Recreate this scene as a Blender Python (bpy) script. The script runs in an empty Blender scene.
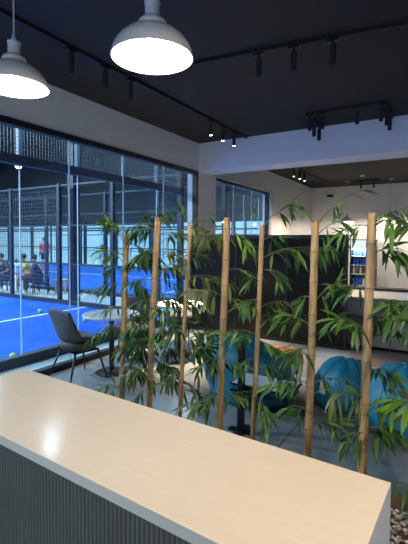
import bpy, math, random
from mathutils import Vector, Matrix, noise
C = bpy.context.scene.collection
PI = math.pi
rnd = random.Random(11)
sc = bpy.context.scene

# ---------------------------------------------------------------- materials
def new_mat(name):
    m = bpy.data.materials.new(name); m.use_nodes = True
    nt = m.node_tree
    return m, nt, nt.nodes['Principled BSDF']

def mat(name, col, rough=0.5, metal=0.0, var=0.0, scale=8.0, bump=0.0, bscale=40.0, spec=0.5, sheen=0.0, coat=0.0):
    """Plain surface with an optional noise variation of colour and a noise bump."""
    m, nt, b = new_mat(name)
    b.inputs['Base Color'].default_value = (*col, 1)
    b.inputs['Roughness'].default_value = rough
    b.inputs['Metallic'].default_value = metal
    b.inputs['Specular IOR Level'].default_value = spec
    b.inputs['Sheen Weight'].default_value = sheen
    b.inputs['Coat Weight'].default_value = coat
    tc = nt.nodes.new('ShaderNodeTexCoord')
    if var:
        n = nt.nodes.new('ShaderNodeTexNoise'); n.inputs['Scale'].default_value = scale; n.inputs['Detail'].default_value = 4
        r = nt.nodes.new('ShaderNodeMapRange'); r.inputs[1].default_value = .25; r.inputs[2].default_value = .75
        r.inputs[3].default_value = 1 - var; r.inputs[4].default_value = 1 + var
        mx = nt.nodes.new('ShaderNodeVectorMath'); mx.operation = 'SCALE'; mx.inputs[0].default_value = col
        nt.links.new(tc.outputs['Object'], n.inputs['Vector']); nt.links.new(n.outputs['Fac'], r.inputs[0])
        nt.links.new(r.outputs[0], mx.inputs['Scale']); nt.links.new(mx.outputs[0], b.inputs['Base Color'])
    if bump:
        n2 = nt.nodes.new('ShaderNodeTexNoise'); n2.inputs['Scale'].default_value = bscale; n2.inputs['Detail'].default_value = 3
        bp = nt.nodes.new('ShaderNodeBump'); bp.inputs['Strength'].default_value = bump; bp.inputs['Distance'].default_value = .01
        nt.links.new(tc.outputs['Object'], n2.inputs['Vector']); nt.links.new(n2.outputs['Fac'], bp.inputs['Height'])
        nt.links.new(bp.outputs[0], b.inputs['Normal'])
    return m

def emit(name, col, s):
    m, nt, b = new_mat(name)
    b.inputs['Base Color'].default_value = (*col, 1)
    b.inputs['Emission Color'].default_value = (*col, 1); b.inputs['Emission Strength'].default_value = s
    return m

def glass(name, tint=(.93, .97, 1.0), refl=1.0):
    m, nt, b = new_mat(name)
    nt.nodes.remove(b)
    out = nt.nodes['Material Output']
    t = nt.nodes.new('ShaderNodeBsdfTransparent'); t.inputs[0].default_value = (*tint, 1)
    g = nt.nodes.new('ShaderNodeBsdfGlossy'); g.inputs['Roughness'].default_value = .02
    lw = nt.nodes.new('ShaderNodeLayerWeight'); lw.inputs['Blend'].default_value = .5
    pw = nt.nodes.new('ShaderNodeMath'); pw.operation = 'POWER'; pw.inputs[1].default_value = 5
    f = nt.nodes.new('ShaderNodeMath'); f.operation = 'MULTIPLY_ADD'; f.inputs[1].default_value = .5 * refl; f.inputs[2].default_value = .022 * refl
    nt.links.new(lw.outputs['Facing'], pw.inputs[0]); nt.links.new(pw.outputs[0], f.inputs[0])
    mx = nt.nodes.new('ShaderNodeMixShader')
    nt.links.new(f.outputs[0], mx.inputs[0]); nt.links.new(t.outputs[0], mx.inputs[1]); nt.links.new(g.outputs[0], mx.inputs[2])
    nt.links.new(mx.outputs[0], out.inputs[0])
    return m

def tile_mat():
    m, nt, b = new_mat('floor_tile')
    tc = nt.nodes.new('ShaderNodeTexCoord')
    br = nt.nodes.new('ShaderNodeTexBrick'); br.offset = 0; br.inputs['Scale'].default_value = 1
    br.inputs['Brick Width'].default_value = 1.0; br.inputs['Row Height'].default_value = 1.0
    br.inputs['Mortar Size'].default_value = .006; br.inputs['Mortar Smooth'].default_value = 0
    br.inputs['Color1'].default_value = (.29, .30, .31, 1); br.inputs['Color2'].default_value = (.26, .27, .28, 1)
    br.inputs['Mortar'].default_value = (.10, .10, .10, 1)
    mp = nt.nodes.new('ShaderNodeMapping'); mp.inputs['Location'].default_value = (.12, .2, 0)
    n = nt.nodes.new('ShaderNodeTexNoise'); n.inputs['Scale'].default_value = 5; n.inputs['Detail'].default_value = 8
    mx = nt.nodes.new('ShaderNodeMix'); mx.data_type = 'RGBA'; mx.blend_type = 'MULTIPLY'; mx.inputs[0].default_value = .35
    nt.links.new(tc.outputs['Object'], mp.inputs[0]); nt.links.new(mp.outputs[0], br.inputs['Vector'])
    nt.links.new(tc.outputs['Object'], n.inputs['Vector'])
    nt.links.new(br.outputs['Color'], mx.inputs[6]); nt.links.new(n.outputs['Fac'], mx.inputs[7])
    nt.links.new(mx.outputs[2], b.inputs['Base Color'])
    b.inputs['Roughness'].default_value = .24
    return m

def grain_mat(name, c1, c2, rough, scale=(1.5, 22, 22), coat=0.0, dist=2.0):
    """Long grain along local X."""
    m, nt, b = new_mat(name)
    tc = nt.nodes.new('ShaderNodeTexCoord'); mp = nt.nodes.new('ShaderNodeMapping'); mp.inputs['Scale'].default_value = scale
    n = nt.nodes.new('ShaderNodeTexNoise'); n.inputs['Scale'].default_value = 1.6; n.inputs['Detail'].default_value = 6; n.inputs['Distortion'].default_value = dist
    cr = nt.nodes.new('ShaderNodeValToRGB'); cr.color_ramp.elements[0].position = .3; cr.color_ramp.elements[1].position = .7
    cr.color_ramp.elements[0].color = (*c1, 1); cr.color_ramp.elements[1].color = (*c2, 1)
    nt.links.new(tc.outputs['Object'], mp.inputs[0]); nt.links.new(mp.outputs[0], n.inputs['Vector'])
    nt.links.new(n.outputs['Fac'], cr.inputs[0]); nt.links.new(cr.outputs[0], b.inputs['Base Color'])
    b.inputs['Roughness'].default_value = rough; b.inputs['Coat Weight'].default_value = coat
    return m

def leaf_mat(name, c1, c2):
    """Every leaf gets its own tone between c1 and c2, the midrib is a little paler."""
    m, nt, b = new_mat(name)
    g = nt.nodes.new('ShaderNodeNewGeometry'); cr = nt.nodes.new('ShaderNodeValToRGB')
    cr.color_ramp.elements[0].color = (*c1, 1); cr.color_ramp.elements[1].color = (*c2, 1)
    nt.links.new(g.outputs['Random Per Island'], cr.inputs[0]); nt.links.new(cr.outputs[0], b.inputs['Base Color'])
    b.inputs['Roughness'].default_value = .42; b.inputs['Specular IOR Level'].default_value = .3
    return m

def bamboo_mat():
    m, nt, b = new_mat('bamboo_culm')
    tc = nt.nodes.new('ShaderNodeTexCoord'); mp = nt.nodes.new('ShaderNodeMapping'); mp.inputs['Scale'].default_value = (60, 60, 5)
    n = nt.nodes.new('ShaderNodeTexNoise'); n.inputs['Scale'].default_value = 1; n.inputs['Detail'].default_value = 6
    cr = nt.nodes.new('ShaderNodeValToRGB')
    e = cr.color_ramp.elements; e[0].position = .3; e[0].color = (.26, .145, .060, 1); e[1].position = .66; e[1].color = (.55, .375, .19, 1)
    x = e.new(.48); x.color = (.43, .27, .12, 1)
    nt.links.new(tc.outputs['Object'], mp.inputs[0]); nt.links.new(mp.outputs[0], n.inputs['Vector'])
    nt.links.new(n.outputs['Fac'], cr.inputs[0]); nt.links.new(cr.outputs[0], b.inputs['Base Color'])
    b.inputs['Roughness'].default_value = .42
    return m

def pebble_mat():
    m, nt, b = new_mat('pebble')
    g = nt.nodes.new('ShaderNodeNewGeometry'); cr = nt.nodes.new('ShaderNodeValToRGB')
    cr.color_ramp.elements[0].color = (.48, .40, .29, 1); cr.color_ramp.elements[1].color = (.86, .80, .70, 1)
    nt.links.new(g.outputs['Random Per Island'], cr.inputs[0]); nt.links.new(cr.outputs[0], b.inputs['Base Color'])
    b.inputs['Roughness'].default_value = .6
    return m

def turf_mat(name, col):
    m, nt, b = new_mat(name)
    tc = nt.nodes.new('ShaderNodeTexCoord')
    n = nt.nodes.new('ShaderNodeTexNoise'); n.inputs['Scale'].default_value = 1.1; n.inputs['Detail'].default_value = 10; n.inputs['Roughness'].default_value = .65
    cr = nt.nodes.new('ShaderNodeValToRGB'); cr.color_ramp.elements[0].position = .3; cr.color_ramp.elements[1].position = .72
    cr.color_ramp.elements[0].color = tuple(c * .82 for c in col) + (1,); cr.color_ramp.elements[1].color = tuple(min(1, c * 1.2 + .006) for c in col) + (1,)
    nt.links.new(tc.outputs['Object'], n.inputs['Vector']); nt.links.new(n.outputs['Fac'], cr.inputs[0]); nt.links.new(cr.outputs[0], b.inputs['Base Color'])
    b.inputs['Roughness'].default_value = .85; b.inputs['Specular IOR Level'].default_value = .2
    return m

M = dict(
    floor=tile_mat(),
    wall=mat('painted_wall', (.74, .74, .75), .75, var=.03, scale=3, bump=.05, bscale=60),
    ceil=mat('black_ceiling', (.0115, .0112, .0100), .8, var=.15, scale=2),
    black=mat('black_metal', (.012, .012, .013), .4, .3),
    mattblack=mat('matt_black', (.010, .010, .011), .6),
    frame=mat('window_frame_black', (.008, .008, .010), .45),
    soffit=mat('soffit_brightened', (.90, .90, .90), .5),
    trimw=mat('pale_trim', (.68, .68, .70), .5),
    partition=mat('partition_infill', (.008, .007, .007), .28, var=.1, scale=2, spec=.2),
    pframe=mat('partition_frame', (.004, .004, .005), .4),
    glass=glass('window_glass'),
    cglass=glass('court_glass', (.93, .97, 1.0), .6),
    gedge=mat('glass_joint', (.55, .72, .85), .3),
    top=grain_mat('counter_laminate', (.76, .635, .51), (.79, .665, .54), .16, (1.2, 14, 14)),
    cend=mat('counter_end', (.80, .81, .84), .5, var=.03, scale=5),
    flute=mat('fluted_board', (.135, .122, .100), .45, var=.08, scale=6),
    shade=mat('lamp_enamel', (.50, .50, .52), .35, var=.02, scale=4, coat=.3),
    shadein=mat('lamp_inside_white', (.92, .90, .86), .5),
    cord=mat('grey_cord', (.42, .42, .43), .6),
    bulb=emit('bulb_glow', (1, .86, .66), 60),
    lens=emit('spot_lens', (1, .93, .80), 14),
    deeplens=emit('recessed_lens', (1, .93, .82), 12),
    unlit=mat('dark_lens', (.05, .05, .055), .15),
    bamboo=bamboo_mat(),
    node=mat('bamboo_node', (.20, .105, .045), .6),
    twig=mat('green_twig', (.13, .17, .06), .6),
    leaf_d=leaf_mat('leaf_dark', (.014, .050, .016), (.050, .125, .028)),
    leaf_m=leaf_mat('leaf_mid', (.022, .075, .020), (.100, .205, .038)),
    leaf_o=leaf_mat('leaf_olive', (.045, .075, .016), (.125, .165, .040)),
    leaf_b=leaf_mat('leaf_bright', (.040, .115, .018), (.130, .250, .030)),
    pebble=pebble_mat(),
    traywood=grain_mat('brown_board', (.13, .075, .040), (.24, .145, .080), .55),
    bean=mat('blue_vinyl', (.005, .165, .275), .52, var=.06, scale=5, bump=.12, bscale=9),
    beanseam=mat('blue_piping', (.008, .090, .170), .5),
    white=mat('white_cloth_tag', (.82, .82, .82), .6),
    chair=mat('charcoal_cloth', (.055, .060, .060), .75, var=.12, scale=60),
    leg=mat('black_leg', (.012, .012, .012), .4, .5),
    table=mat('pale_table_top', (.62, .66, .68), .3),
    sofa=mat('grey_sofa_cloth', (.30, .33, .37), .9, var=.1, scale=50, bump=.1, bscale=120),
    sofaseat=mat('taupe_sofa_cloth', (.17, .15, .14), .9, var=.1, scale=50, bump=.1, bscale=120),
    rug=mat('brown_rug', (.13, .095, .080), .95, var=.2, scale=30, bump=.3, bscale=200),
    leather=mat('brown_leather', (.30, .105, .040), .38, var=.45, scale=9, bump=.5, bscale=14),
    bowl=mat('dark_wood_bowl', (.14, .05, .025), .5),
    snack=mat('yellow_snack', (.80, .56, .16), .7, var=.3, scale=60),
    napkin=mat('cream_napkin', (.80, .74, .62), .8),
    steel=mat('pale_steel', (.55, .57, .60), .3, .6),
    turf=turf_mat('blue_turf', (.002, .088, .56)),
    turf2=turf_mat('lighter_blue_turf', (.010, .095, .38)),
    line=mat('court_line_white', (.75, .80, .85), .8),
    conc=mat('pale_concrete', (.36, .45, .47), .6, var=.08, scale=2),
    post=mat('dark_blue_post', (.012, .022, .040), .5),
    bluepost=mat('pale_blue_post', (.16, .24, .30), .45),
    wire=mat('galvanised_wire', (.10, .14, .16), .4, .3),
    hall=mat('dark_hall_cladding', (.020, .027, .030), .8, var=.15, scale=.6),
    ball=mat('tennis_ball', (.42, .62, .10), .9, var=.1, scale=60),
    skin=mat('skin', (.42, .24, .16), .6, var=.06, scale=20),
    hair=mat('black_hair', (.012, .010, .010), .6),
    navy=mat('navy_cloth', (.020, .030, .075), .85, var=.15, scale=12),
    yellow=mat('yellow_cloth', (.62, .50, .05), .85, var=.1, scale=12),
    maroon=mat('maroon_cloth', (.20, .030, .060), .85, var=.1, scale=12),
    red=mat('red_cloth', (.50, .05, .09), .85, var=.1, scale=12),
    shoe=mat('pale_shoe', (.60, .62, .62), .6),
    orange=mat('orange_plastic', (.85, .25, .03), .5),
    wood=grain_mat('pale_stool_wood', (.34, .25, .16), (.46, .35, .24), .6),
    fridge=mat('black_fridge', (.015, .015, .016), .35),
    fin=mat('fridge_inside', (.55, .60, .66), .5),
    flight=emit('fridge_header_light', (.70, .90, 1.0), .8),
    fled=emit('fridge_inner_led', (.80, .90, 1.0), 2.5),
    bluecan=mat('blue_can', (.02, .10, .55), .35), redcan=mat('red_can', (.65, .03, .06), .35),
    whitecan=mat('white_can', (.70, .70, .72), .35), browncan=mat('brown_can', (.25, .12, .07), .35),
    hibay=emit('high_bay_lens', (.80, .93, 1.0), 9),
    benchw=mat('white_bench_panel', (.85, .86, .88), .45),
    led=emit('warm_led', (1, .70, .42), 2),
    flood=emit('floodlight_panel', (.72, .88, 1.0), 35),
)

def sheet_mat():
    """Backlit translucent corrugated sheets: daylight behind them, thin darker ribs."""
    m, nt, b = new_mat('backlit_sheet')
    tc = nt.nodes.new('ShaderNodeTexCoord')
    w = nt.nodes.new('ShaderNodeTexWave'); w.inputs['Scale'].default_value = 2.2; w.bands_direction = 'Z'
    n = nt.nodes.new('ShaderNodeTexNoise'); n.inputs['Scale'].default_value = .35
    cr = nt.nodes.new('ShaderNodeValToRGB'); cr.color_ramp.elements[0].color = (.20, .36, .42, 1); cr.color_ramp.elements[1].color = (.32, .50, .56, 1)
    ad = nt.nodes.new('ShaderNodeMath'); ad.operation = 'MULTIPLY_ADD'; ad.inputs[1].default_value = .35
    nt.links.new(tc.outputs['Object'], w.inputs['Vector']); nt.links.new(tc.outputs['Object'], n.inputs['Vector'])
    nt.links.new(w.outputs['Fac'], ad.inputs[0]); nt.links.new(n.outputs['Fac'], ad.inputs[2])
    nt.links.new(ad.outputs[0], cr.inputs[0]); nt.links.new(cr.outputs[0], b.inputs['Emission Color'])
    nt.links.new(cr.outputs[0], b.inputs['Base Color'])
    b.inputs['Emission Strength'].default_value = SHEET
    b.inputs['Roughness'].default_value = .6
    return m
SHEET = .8
M['sheet'] = sheet_mat()
M['flight'].node_tree.nodes['Principled BSDF'].inputs['Base Color'].default_value = (.10, .12, .13, 1)

# ---------------------------------------------------------------- mesh helper
class G:
    """Collects shapes; build() links them as ONE mesh object."""
    def __init__(s): s.v = []; s.f = []; s.mi = []
    def add(s, vs, fs, mi=0):
        o = len(s.v); s.v += [tuple(v) for v in vs]; s.f += [tuple(i + o for i in f) for f in fs]; s.mi += [mi] * len(fs); return s
    def box(s, x0, x1, y0, y1, z0, z1, mi=0, mtx=None):
        vs = [Vector((x, y, z)) for z in (z0, z1) for y in (y0, y1) for x in (x0, x1)]
        if mtx: vs = [mtx @ v for v in vs]
        return s.add(vs, [(0, 2, 3, 1), (4, 5, 7, 6), (0, 1, 5, 4), (2, 6, 7, 3), (0, 4, 6, 2), (1, 3, 7, 5)], mi)
    def lathe(s, prof, n=24, c=(0, 0, 0), mi=0, cap0=True, cap1=True, sx=1, sy=1):
        vs = []; fs = []
        for r, z in prof:
            for k in range(n):
                a = 2 * PI * k / n; vs.append((c[0] + r * sx * math.cos(a), c[1] + r * sy * math.sin(a), c[2] + z))
        for i in range(len(prof) - 1):
            for k in range(n):
                k2 = (k + 1) % n; fs.append((i * n + k, i * n + k2, (i + 1) * n + k2, (i + 1) * n + k))
        if cap0: fs.append(tuple(reversed(range(n))))
        if cap1: fs.append(tuple((len(prof) - 1) * n + k for k in range(n)))
        return s.add(vs, fs, mi)
    def tube(s, pts, rad, n=8, mi=0, closed=False):
        pts = [Vector(p) for p in pts]; m = len(pts)
        if not hasattr(rad, '__len__'): rad = [rad] * m
        vs = []; up = None
        for i, p in enumerate(pts):
            d = (pts[min(i + 1, m - 1)] - pts[max(i - 1, 0)])
            if closed: d = pts[(i + 1) % m] - pts[i - 1]
            d.normalize()
            if up is None:
                up = Vector((0, 0, 1)) if abs(d.z) < .9 else Vector((1, 0, 0))
            a = (up - d * up.dot(d)).normalized(); b = d.cross(a); up = a
            for k in range(n):
                t = 2 * PI * k / n; vs.append(p + (a * math.cos(t) + b * math.sin(t)) * rad[i])
        fs = []
        for i in range(m if closed else m - 1):
            j = (i + 1) % m
            for k in range(n):
                k2 = (k + 1) % n; fs.append((i * n + k, i * n + k2, j * n + k2, j * n + k))
        if not closed:
            fs.append(tuple(reversed(range(n)))); fs.append(tuple((m - 1) * n + k for k in range(n)))
        return s.add(vs, fs, mi)
    def ball(s, c, r, n=12, m=8, sc=(1, 1, 1), mi=0):
        vs = [(c[0], c[1], c[2] - r * sc[2])]; fs = []
        for i in range(1, m):
            t = PI * i / m
            for k in range(n):
                a = 2 * PI * k / n
                vs.append((c[0] + r * sc[0] * math.sin(t) * math.cos(a), c[1] + r * sc[1] * math.sin(t) * math.sin(a), c[2] - r * sc[2] * math.cos(t)))
        vs.append((c[0], c[1], c[2] + r * sc[2])); L = len(vs) - 1
        for k in range(n):
            k2 = (k + 1) % n
            fs.append((0, 1 + k2, 1 + k)); fs.append((L, L - n + k, L - n + k2))
            for i in range(m - 2):
                a = 1 + i * n; fs.append((a + k, a + k2, a + n + k2, a + n + k))
        return s.add(vs, fs, mi)
    def grid(s, fn, nu, nv, mi=0):
        vs = [fn(i / nu, j / nv) for j in range(nv + 1) for i in range(nu + 1)]; w = nu + 1
        return s.add(vs, [(j * w + i, j * w + i + 1, (j + 1) * w + i + 1, (j + 1) * w + i) for j in range(nv) for i in range(nu)], mi)
    def build(s, name, m, parent=None, smooth=False, loc=None, rotz=0, bevel=0, solid=0, sub=0):
        me = bpy.data.meshes.new(name); me.from_pydata(s.v, [], s.f)
        for x in (m if isinstance(m, (list, tuple)) else [m]): me.materials.append(x)
        me.polygons.foreach_set('material_index', s.mi)
        if smooth: me.polygons.foreach_set('use_smooth', [True] * len(s.f))
        me.update()
        o = bpy.data.objects.new(name, me); C.objects.link(o)
        if parent: o.parent = parent
        if loc is not None: o.location = loc
        o.rotation_euler.z = rotz
        if solid:
            k = o.modifiers.new('thick', 'SOLIDIFY'); k.thickness = solid; k.offset = 0
        if bevel:
            k = o.modifiers.new('edge', 'BEVEL'); k.width = bevel; k.segments = 2; k.limit_method = 'ANGLE'
        if sub:
            k = o.modifiers.new('sub', 'SUBSURF'); k.levels = sub; k.render_levels = sub
        return o

def tag(o, label=None, cat=None, group=None, kind=None):
    if label: o['label'] = label
    if cat: o['category'] = cat
    if group: o['group'] = group
    if kind: o['kind'] = kind
    return o

def thing(name, label, cat, loc=(0, 0, 0), rotz=0, group=None):
    o = bpy.data.objects.new(name, None); C.objects.link(o); o.empty_display_size = .1
    o.location = loc; o.rotation_euler.z = rotz
    return tag(o, label, cat, group)

def kids(o): return [c for c in bpy.data.objects if c.parent == o]
def dup(root, loc, rotz=None, label=None, group=None):
    def cp(o, par):
        c = o.copy(); C.objects.link(c); c.parent = par
        for ch in kids(o): cp(ch, c)
        return c
    r = cp(root, None); r.location = loc
    if rotz is not None: r.rotation_euler.z = rotz
    if label: r['label'] = label
    if group: r['group'] = group
    return r

def struct(g, name, m, **k): return tag(g.build(name, m, **k), kind='structure')
USPOT = 380
PEND, BPEND, SPOT_P, BSPOT_P, STRIP, FILL, EXPO = 39, 70, 1000, 380, 40, 120, 0.0
FLOODS = [(-7.2, -1.2, 6.5, 'added floodlight above the near court, lighting the strip close to the window wall', 900),  # extra unseen floodlight, added to brighten the walkway by the glass
          (-9.35, 7.45, 6.1, 'bright floodlight above the corner of the near blue court', 60),
          (-15.5, 1.5, 6.5, 'floodlight above the middle of the near blue court', 2200),
          (-14.5, -2.0, 6.5, 'floodlight above the left part of the near blue court', 2600),
          (-9.0, 14.0, 7.2, 'floodlight above the right half of the far blue court', 1300),
          (-22.5, 13.0, 7.2, 'floodlight above the left half of the far blue court', 1500),
          (-25.0, 4.0, 7.2, 'floodlight above the distant left part of the hall', 1500)]
CULMS = [
  (-2.049, 2.2, 0.083, 1.669, 0.023, [
     (1641,-111,-24,114,12,'m',120), (1655,138,86,114,14,'d',120), (1612,-43,-56,84,8,'m',110), (1641,73,33,99,9,'d',110),
     (1470,-58,-89,72,5,'b',110), (1398,-68,-60,29,5,'m',110), (1268,-141,-6,-16,6,'m',110), (1123,-132,-5,-12,7,'b',120),
     (1014,-92,-37,-41,8,'m',110), (940,124,75,15,13,'d',120), (1469,124,50,30,11,'d',120), (698,137,15,-10,9,'m',110),
     (549,-59,-72,25,7,'m',110), (1305,54,78,-18,8,'d',110), (830,28,76,-28,7,'d',110), (1023,-104,-88,-42,11,'d',110),
     (810,96,106,16,7,'d',110), (1515,-130,-32,23,11,'d',110), (1071,56,67,25,9,'d',110), (735,106,93,32,7,'d',110),
     (1028,77,91,34,7,'d',110), (876,145,67,42,8,'d',110), (1323,69,72,-58,8,'d',110), (710,139,45,-57,10,'d',110),
     (1602,101,56,-62,9,'d',110), (1305,-150,-48,-24,11,'m',110), (940,60,68,6,9,'d',110),
  ]),
  (-1.796, 2.2, 0.105, 1.762, 0.022, [
     (1749,16,-21,59,2,'m',80), (1695,-133,-8,-13,13,'d',120), (1560,-94,-34,-42,10,'d',110), (1594,142,103,89,10,'o',130),
     (1389,171,28,93,11,'o',120), (1355,-92,-48,-1,10,'m',110), (1217,-53,-74,-16,7,'m',110), (1204,73,73,11,10,'m',110),
     (1065,-78,-55,-27,10,'d',110), (1023,103,116,34,12,'m',120), (883,-89,-32,-55,10,'d',110), (855,76,95,4,11,'d',120),
     (713,133,53,-47,12,'m',120), (587,-65,-18,-50,5,'m',100), (1506,55,74,40,7,'o',100), (785,26,68,-41,7,'d',110),
     (1006,-68,-65,0,8,'d',110), (1456,99,112,-65,9,'d',110), (1695,-149,-29,10,11,'d',110), (1256,97,88,-25,8,'d',110),
     (944,-168,-28,-80,9,'m',110), (1356,65,111,-47,7,'m',110), (952,-118,-71,-53,7,'d',110), (746,74,50,12,11,'d',110),
     (775,-59,-93,-45,11,'d',110), (1399,60,93,30,7,'m',110), (1564,-148,-21,-71,8,'m',110), (1665,129,73,-10,10,'d',110),
  ]),
  (-1.532, 2.2, 0.099, 1.725, 0.015, [
     (1731,-50,5,66,4,'d',90), (1744,37,61,47,3,'d',90), (1629,110,105,27,11,'o',120), (1383,173,50,-7,14,'o',130),
     (1219,52,76,-25,6,'m',120), (1009,111,81,18,10,'d',110), (895,101,87,-32,10,'d',130), (686,87,36,-55,6,'m',110),
     (1487,-61,-14,51,5,'o',100), (1532,46,73,-7,7,'m',110), (788,-66,-20,-59,6,'m',100), (1105,-117,-37,-52,10,'m',110),
     (1002,107,-15,-38,7,'d',110), (1051,-49,-88,-52,11,'d',110), (884,115,62,43,10,'d',110), (1155,-127,-51,13,10,'m',110),
  ]),
  (-1.214, 2.2, 0.045, 1.739, 0.023, [
     (1679,113,19,-66,8,'b',110), (1654,-112,-38,-13,10,'o',120), (1447,92,76,-25,7,'d',110), (1286,-68,-114,32,13,'o',130),
     (1262,92,50,-23,13,'m',120), (1044,-55,-77,14,6,'d',100), (887,97,-14,1,7,'m',100), (912,-52,-94,-41,8,'d',120),
     (678,102,32,4,9,'m',120), (678,-51,-84,-27,11,'m',110), (1012,77,-2,23,6,'m',100), (608,-83,-125,24,10,'m',110),
  ]),
  (-0.991, 2.2, 0.054, 1.718, 0.015, [
     (1723,-19,-15,52,4,'d',100), (1729,107,50,98,6,'d',140), (1631,73,63,18,6,'d',110), (1526,204,140,36,18,'m',130),
     (1456,84,7,-20,9,'d',110), (1233,80,115,16,16,'o',120), (1279,-20,-94,-13,5,'m',100), (1072,-85,-66,20,10,'m',120),
     (1030,68,4,-15,8,'m',110), (874,80,35,16,8,'m',120), (705,69,-25,-61,9,'m',130), (1397,-60,19,7,5,'m',100),
     (934,-42,-47,-19,5,'m',100),
  ]),
  (-0.653, 2.2, 0.027, 1.735, 0.022, [
     (1724,-37,-95,54,4,'m',100), (1724,122,99,126,6,'m',110), (1665,105,-1,52,6,'m',130), (1643,46,33,-32,5,'m',110),
     (1306,87,30,79,13,'m',120), (1322,-45,-14,-7,6,'m',110), (1168,-130,-2,25,14,'m',130), (1168,111,119,9,13,'d',130),
     (1041,-62,-51,-19,11,'d',130), (840,-109,-15,-5,13,'m',130), (840,113,92,5,7,'m',120), (614,85,31,25,9,'m',120),
     (694,-51,-88,31,6,'d',110),
  ]),
  (-0.367, 2.2, 0.027, 1.769, 0.024, [
     (1704,-88,-39,-20,7,'m',140), (1724,144,100,57,9,'m',150), (1563,96,133,9,13,'m',150), (1380,-96,18,2,10,'d',130),
     (1328,112,84,-32,14,'m',140), (1174,-84,-73,44,11,'m',130), (957,72,107,-22,10,'m',130), (820,-70,-121,46,7,'o',130),
     (664,70,-21,25,15,'m',140), (748,134,95,70,13,'b',150), (1237,69,58,-43,9,'d',130), (643,-29,-77,-17,6,'m',120),
  ]),
  (-0.073, 2.2, -0.005, 1.752, 0.022, [
     (1681,-120,-49,38,7,'m',150), (1302,-120,-8,14,7,'m',140), (1206,-106,-82,50,7,'d',130), (843,-102,-72,17,8,'b',150),
     (427,-88,-96,37,6,'m',120),
  ]),
]
# ---------------------------------------------------------------- room shell
# axes: +Y runs along the glazed left wall away from the camera, +X to the right
WX = -4.15; CEIL = 3.48; BACK = 14.07; RIGHT = 4.0; FRONT = -3.2
struct(G().box(WX - .05, RIGHT, FRONT, BACK, -.1, 0), 'floor', M['floor'])
struct(G().box(WX - .3, RIGHT + .2, FRONT - .2, BACK + .2, CEIL, CEIL + .15), 'ceiling', M['ceil'])
HEAD = 2.95
wl = G().box(WX - .25, WX, FRONT, BACK, HEAD, CEIL)
wl.box(WX - .25, WX, 6.66, 7.33, 0, HEAD).box(WX - .25, WX, 10.42, BACK, 0, HEAD).box(WX - .25, WX, FRONT, -1.2, 0, HEAD)
struct(wl, 'wall_left', M['wall'])
struct(G().box(WX - .25, RIGHT + .2, BACK, BACK + .2, 0, CEIL), 'wall_back', M['wall'])
struct(G().box(RIGHT, RIGHT + .2, FRONT, BACK, 0, CEIL), 'wall_right', M['wall'])
wf = G().box(WX - .25, RIGHT + .2, FRONT - .2, FRONT, 2.9, CEIL).box(WX - .25, -3.2, FRONT - .2, FRONT, 0, 2.9)
wf.box(3.2, RIGHT + .2, FRONT - .2, FRONT, 0, 2.9).box(-3.2, 3.2, FRONT - .2, FRONT, 0, .6)
struct(wf, 'wall_front', M['wall'])
struct(G().box(-3.6, RIGHT, BACK - .03, BACK, 0, .17), 'baseboard_back', M['mattblack'])
struct(G().box(WX, RIGHT, 6.67, 7.12, HEAD + .012, CEIL), 'trim_1', M['wall'])
struct(G().box(WX, RIGHT, 6.665, 7.125, HEAD, HEAD + .012), 'trim_7', M['soffit'])      # thin whiter skin added under the dropped beam to make its underside brighter
# pale outer trim lines round the two windows
t = G().box(WX - .02, WX + .012, -1.2, 6.66, HEAD, HEAD + .03).box(WX - .02, WX + .012, 6.60, 6.66, 0, HEAD)
struct(t, 'trim_2', M['trimw'])
t = G().box(WX - .02, WX + .012, 7.33, 10.5, HEAD - .0, HEAD + .03).box(WX - .25, WX + .012, 10.36, 10.5, 0, HEAD)
struct(t, 'trim_3', M['trimw'])

def window(name, y0, y1, joints, x, wide=.07):
    r = thing(name, None, None, (0, 0, 0)); r['kind'] = 'structure'
    f = G().box(x - .05, x + .05, y0, y1, HEAD - wide, HEAD).box(x - .05, x + .05, y0, y1, 0, .07)
    f.box(x - .05, x + .05, y1 - .05, y1, 0, HEAD).box(x - .05, x + .05, y0, y0 + .04, 0, HEAD)
    f.build('window_frame', M['frame'], r)
    ys = [y0] + joints + [y1]
    for a, b in zip(ys[:-1], ys[1:]):
        G().box(x - .006, x + .006, a + .006, b - .006, .07, HEAD - .06).build('glass_pane', M['glass'], r)
    for j in joints:
        G().box(x - .007, x + .007, j - .006, j + .006, .07, HEAD - .06).build('glass_joint', M['gedge'], r)
    return r
window('window_1', -1.2, 6.60, [-.42, .58, 1.58, 2.58, 3.58, 4.58, 5.57], WX - .02)
window('window_2', 7.34, 10.36, [8.35, 9.35], WX - .12, .06)
# unseen rear window behind the camera, added to let in cool fill light
r = thing('window_added', None, None); r['kind'] = 'structure'
f = G().box(-3.2, 3.2, FRONT - .14, FRONT - .04, 2.84, 2.9).box(-3.2, 3.2, FRONT - .14, FRONT - .04, .6, .66)
for x in (-3.2, -1.1, 1.04, 3.14): f.box(x, x + .06, FRONT - .14, FRONT - .04, .6, 2.9)
f.build('window_frame', M['frame'], r)
for x in (-3.14, -1.04, 1.1): G().box(x, x + 2.04, FRONT - .095, FRONT - .085, .66, 2.84).build('glass_pane', M['glass'], r)

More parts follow.
